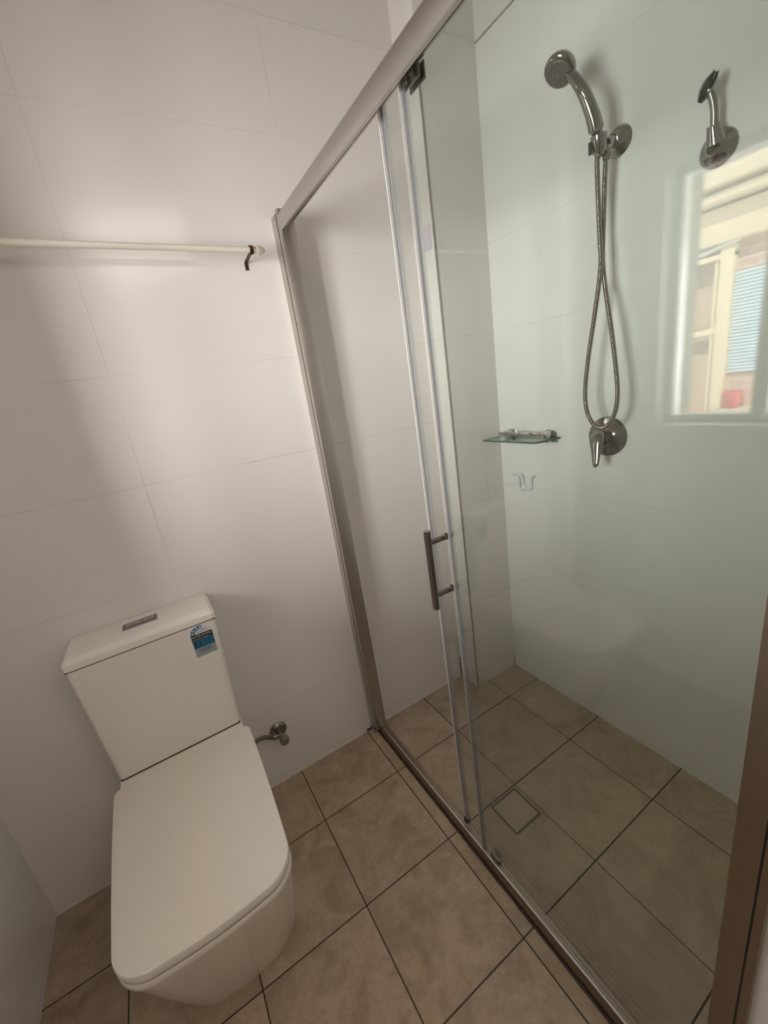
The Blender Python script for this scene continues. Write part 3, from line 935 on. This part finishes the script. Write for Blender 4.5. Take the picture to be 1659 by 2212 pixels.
# ------------------------------------------------------------------ glass shelf
sh = thing('glass_shelf', 'small clear glass shelf with chrome square brackets in the shower corner', 'shelf', (XR, -0.27, 1.125))
bm = BM()
poly = [(1.874, -0.130), (1.768, -0.130)]
poly += [(1.768, -0.345)]
for i in range(1, 8):
    a = i / 8
    p0, p1, p2 = Vector((1.768, -0.345)), Vector((1.762, -0.383)), Vector((1.790, -0.390))
    q = p0 * (1 - a) ** 2 + p1 * 2 * a * (1 - a) + p2 * a * a
    poly.append((q.x, q.y))
poly += [(1.790, -0.390), (1.874, -0.403)]
prism(bm, poly, 'z', 1.1215, 1.1275)
for f in bm.faces:
    f.material_index = 0 if abs(f.normal.z) > 0.5 else 0
bmesh.ops.recalc_face_normals(bm, faces=bm.faces[:])
for f in bm.faces:
    f.normal_update()
    if abs(f.normal.z) < 0.5: f.material_index = 1
obj('shelf_pane', bm, [M['shelf_glass'], M['glass_edge']], sh, smooth=False)
for yy in (-0.368, -0.185):
    bm = BM(); box(bm, XR - 0.004, XR, yy - 0.022, yy + 0.022, 1.106, 1.152, 0.0012)
    pl = obj('wall_plate', bm, M['chrome_light'], sh)
    bm = BM()
    box(bm, 1.838, XR - 0.004, yy - 0.009, yy + 0.009, 1.1278, 1.150, 0.001)
    box(bm, 1.845, XR - 0.004, yy - 0.009, yy + 0.009, 1.111, 1.1213, 0.001)
    obj('clamp', bm, M['chrome_light'], pl)
bm = BM()
box(bm, 1.829, 1.838, -0.345, -0.155, 1.138, 1.148, 0.0008)
box(bm, 1.826, 1.838, -0.262, -0.212, 1.136, 1.151, 0.0012)
box(bm, 1.826, 1.838, -0.388, -0.345, 1.1278, 1.152, 0.0012)
obj('guard_bar', bm, M['chrome_light'], sh)

# ------------------------------------------------------------------ white hook
hk = thing('double_hook', 'small white plastic double hook stuck on the wall under the glass shelf', 'hook', (XR, -0.235, 0.94))
bm = BM()
box(bm, XR - 0.0035, XR, -0.262, -0.212, 0.912, 0.962, 0.0015)
obj('back_plate', bm, M['white_plastic'], hk)
for pth in ([(1.858, -0.188, 0.9705), (1.870, -0.200, 0.9660), (1.8725, -0.2075, 0.955), (1.873, -0.2075, 0.924), (1.872, -0.213, 0.913), (1.870, -0.226, 0.908), (1.871, -0.2375, 0.914), (1.8735, -0.2405, 0.928), (1.875, -0.2405, 0.960)],
            [(1.862, -0.2180, 0.9750), (1.866, -0.2260, 0.9700), (1.8715, -0.2300, 0.958), (1.8735, -0.2310, 0.930), (1.8735, -0.2440, 0.915), (1.872, -0.2600, 0.914), (1.872, -0.2690, 0.922), (1.8725, -0.2690, 0.955), (1.869, -0.2750, 0.966), (1.864, -0.2860, 0.973)]):
    bm = BM()
    tube(bm, spline(pth, 6), 0.0052, 12, flat=0.75, up=(1, 0, 0))
    obj('prong', bm, M['white_plastic'], hk)

# ------------------------------------------------------------------ floor drain
dr = thing('floor_drain', 'square tile-insert floor drain outlined by a dark slot in the shower floor', 'drain', (1.329, -0.6115, 0))
cx, cy = 1.3310, -0.6120
bm = BM()
def ring_sq(bm, r0, r1, z0, z1):
    box(bm, cx - r1, cx + r1, cy + r0, cy + r1, z0, z1); box(bm, cx - r1, cx + r1, cy - r1, cy - r0, z0, z1)
    box(bm, cx - r1, cx - r0, cy - r0, cy + r0, z0, z1); box(bm, cx + r0, cx + r1, cy - r0, cy + r0, z0, z1)
ring_sq(bm, 0.0500, 0.0570, 0.0, 0.0022)
obj('slot', bm, M['black'], dr, smooth=False)
bm = BM(); ring_sq(bm, 0.0570, 0.0575, 0.0, 0.0020)
obj('frame', bm, M['chrome_dull'], dr, smooth=False)
bm = BM(); box(bm, cx - 0.0500, cx + 0.0500, cy - 0.0500, cy + 0.0500, 0.0, 0.0014)
m_ins = simple('beige tile insert', (0.430, 0.335, 0.245), 0.42, noise=0.12, nscale=30)
obj('tile_insert', bm, m_ins, dr, smooth=False)

# ------------------------------------------------------------------ outside the window (seen mirrored in the shower glass)
nb = thing('neighbouring_house', 'brick house with cream eaves and window outside, seen mirrored in the shower glass', 'house', (-2.3, 0.3, -0.3))
bm = BM()
box(bm, -2.5, -2.2, -3.0, 0.20, -0.3, 2.35); box(bm, -2.5, -2.2, 0.47, 5, -0.3, 2.35)
box(bm, -2.5, -2.2, 0.20, 0.47, -0.3, 0.78); box(bm, -2.5, -2.2, 0.20, 0.47, 1.89, 2.35)
obj('wall', bm, M['brick'], nb, smooth=False)
bm = BM(); box(bm, -2.20, -2.08, -3, 5, 1.98, 2.20, 0.01); box(bm, -2.2, -1.96, -3, 5, 2.22, 2.27, 0.01); box(bm, -2.2, -1.90, -3, 5, 2.30, 2.62, 0.01)
obj('fascia', bm, M['wood_cream'], nb)
bm = BM()
box(bm, -2.22, -2.13, 0.125, 0.205, 0.78, 1.97, 0.004)
box(bm, -2.22, -2.15, 0.20, 0.62, 1.385, 1.425, 0.004)
box(bm, -2.22, -2.14, 0.125, 0.62, 0.74, 0.79, 0.004)
box(bm, -2.22, -2.14, 0.125, 0.62, 1.885, 1.92, 0.004)
box(bm, -2.22, -2.16, 0.225, 0.245, 0.79, 1.885, 0.003)
fr = obj('window_frame', bm, M['wood_cream'], nb)
bm = BM()
for y in (0.405, 0.430, 0.455): box(bm, -2.22, -2.165, y, y + 0.013, 0.79, 1.885, 0.003)
obj('window_mullion', bm, M['frame_paint'], fr)
bm = BM()
for k in range(30):
    z = 1.10 + k * 0.0228
    box(bm, -2.19, -2.17, -1.6, 0.122, z, z + 0.019, 0.002)  # blind widened sideways to send cooler light on to the right wall
obj('blind', bm, M['blind'], nb)
bm = BM(); box(bm, -2.30, -2.29, 0.20, 0.47, 0.79, 1.885)
obj('curtain', bm, simple('beige curtain', (0.62, 0.44, 0.33), 0.8), nb, smooth=False)
bm = BM(); tube(bm, [(-2.14, 0.52, 1.93), (-2.14, 0.30, 1.95), (-2.14, 0.10, 1.985)], 0.014, 12)
obj('drain_pipe', bm, M['frame_paint'], nb)
fn = thing('light_blocking_fence', 'dark stained paling fence closing the side passage outside', 'fence', (-1.2, -3.05, -0.3))
bm = BM()
for k in range(20): box(bm, -2.5 + k * 0.12, -2.5 + k * 0.12 + 0.115, -3.07, -3.05, -0.3, 2.6, 0.003)  # fence added out of view to darken the left of the back wall
obj('palings', bm, simple('light-blocking dark timber', (0.05, 0.045, 0.04), 0.8, noise=0.3), fn)
bm = BM(); box(bm, -2.5, -0.22, -3.05, -3.01, 1.8, 1.88)
obj('rail', bm, simple('light-blocking dark rail', (0.05, 0.045, 0.04), 0.8, noise=0.3), fn, smooth=False)
eave = thing('window_awning', 'pale slatted eave lining above the window outside', 'eave', (-0.6, -0.4, 2.2))
bm = BM(); box(bm, -0.62, -0.58, -3, 1.4, 2.12, 2.24, 0.004)
obj('fascia_board', bm, M['wood_cream'], eave)
bm = BM()
for k in range(4): box(bm, -0.58 + k * 0.107, -0.58 + k * 0.107 + 0.10, -3, 1.4, 2.20, 2.215, 0.003)
obj('lining_boards', bm, M['wood_cream'], eave)
bm = BM(); box(bm, -6, -0.15, -6, 6, -0.35, -0.30)
struct('floor_outside', bm, M['ground'])
bk = thing('bucket', 'red bucket outside below the neighbouring window', 'bucket', (-2.10, 0.07, 0.85))
bm = BM(); lathe(bm, (-2.11, 0.05, 0.8505), (0, 0, 1), [(0, 0), (0.045, 0), (0.06, 0.12), (0.055, 0.12), (0.042, 0.005), (0, 0.005)], 24)
obj('pail', bm, M['red'], bk)
bm = BM(); box(bm, -2.20, -2.04, -0.10, 0.12, 0.81, 0.85, 0.004)
obj('ledge', bm, M['wood_cream'], nb)
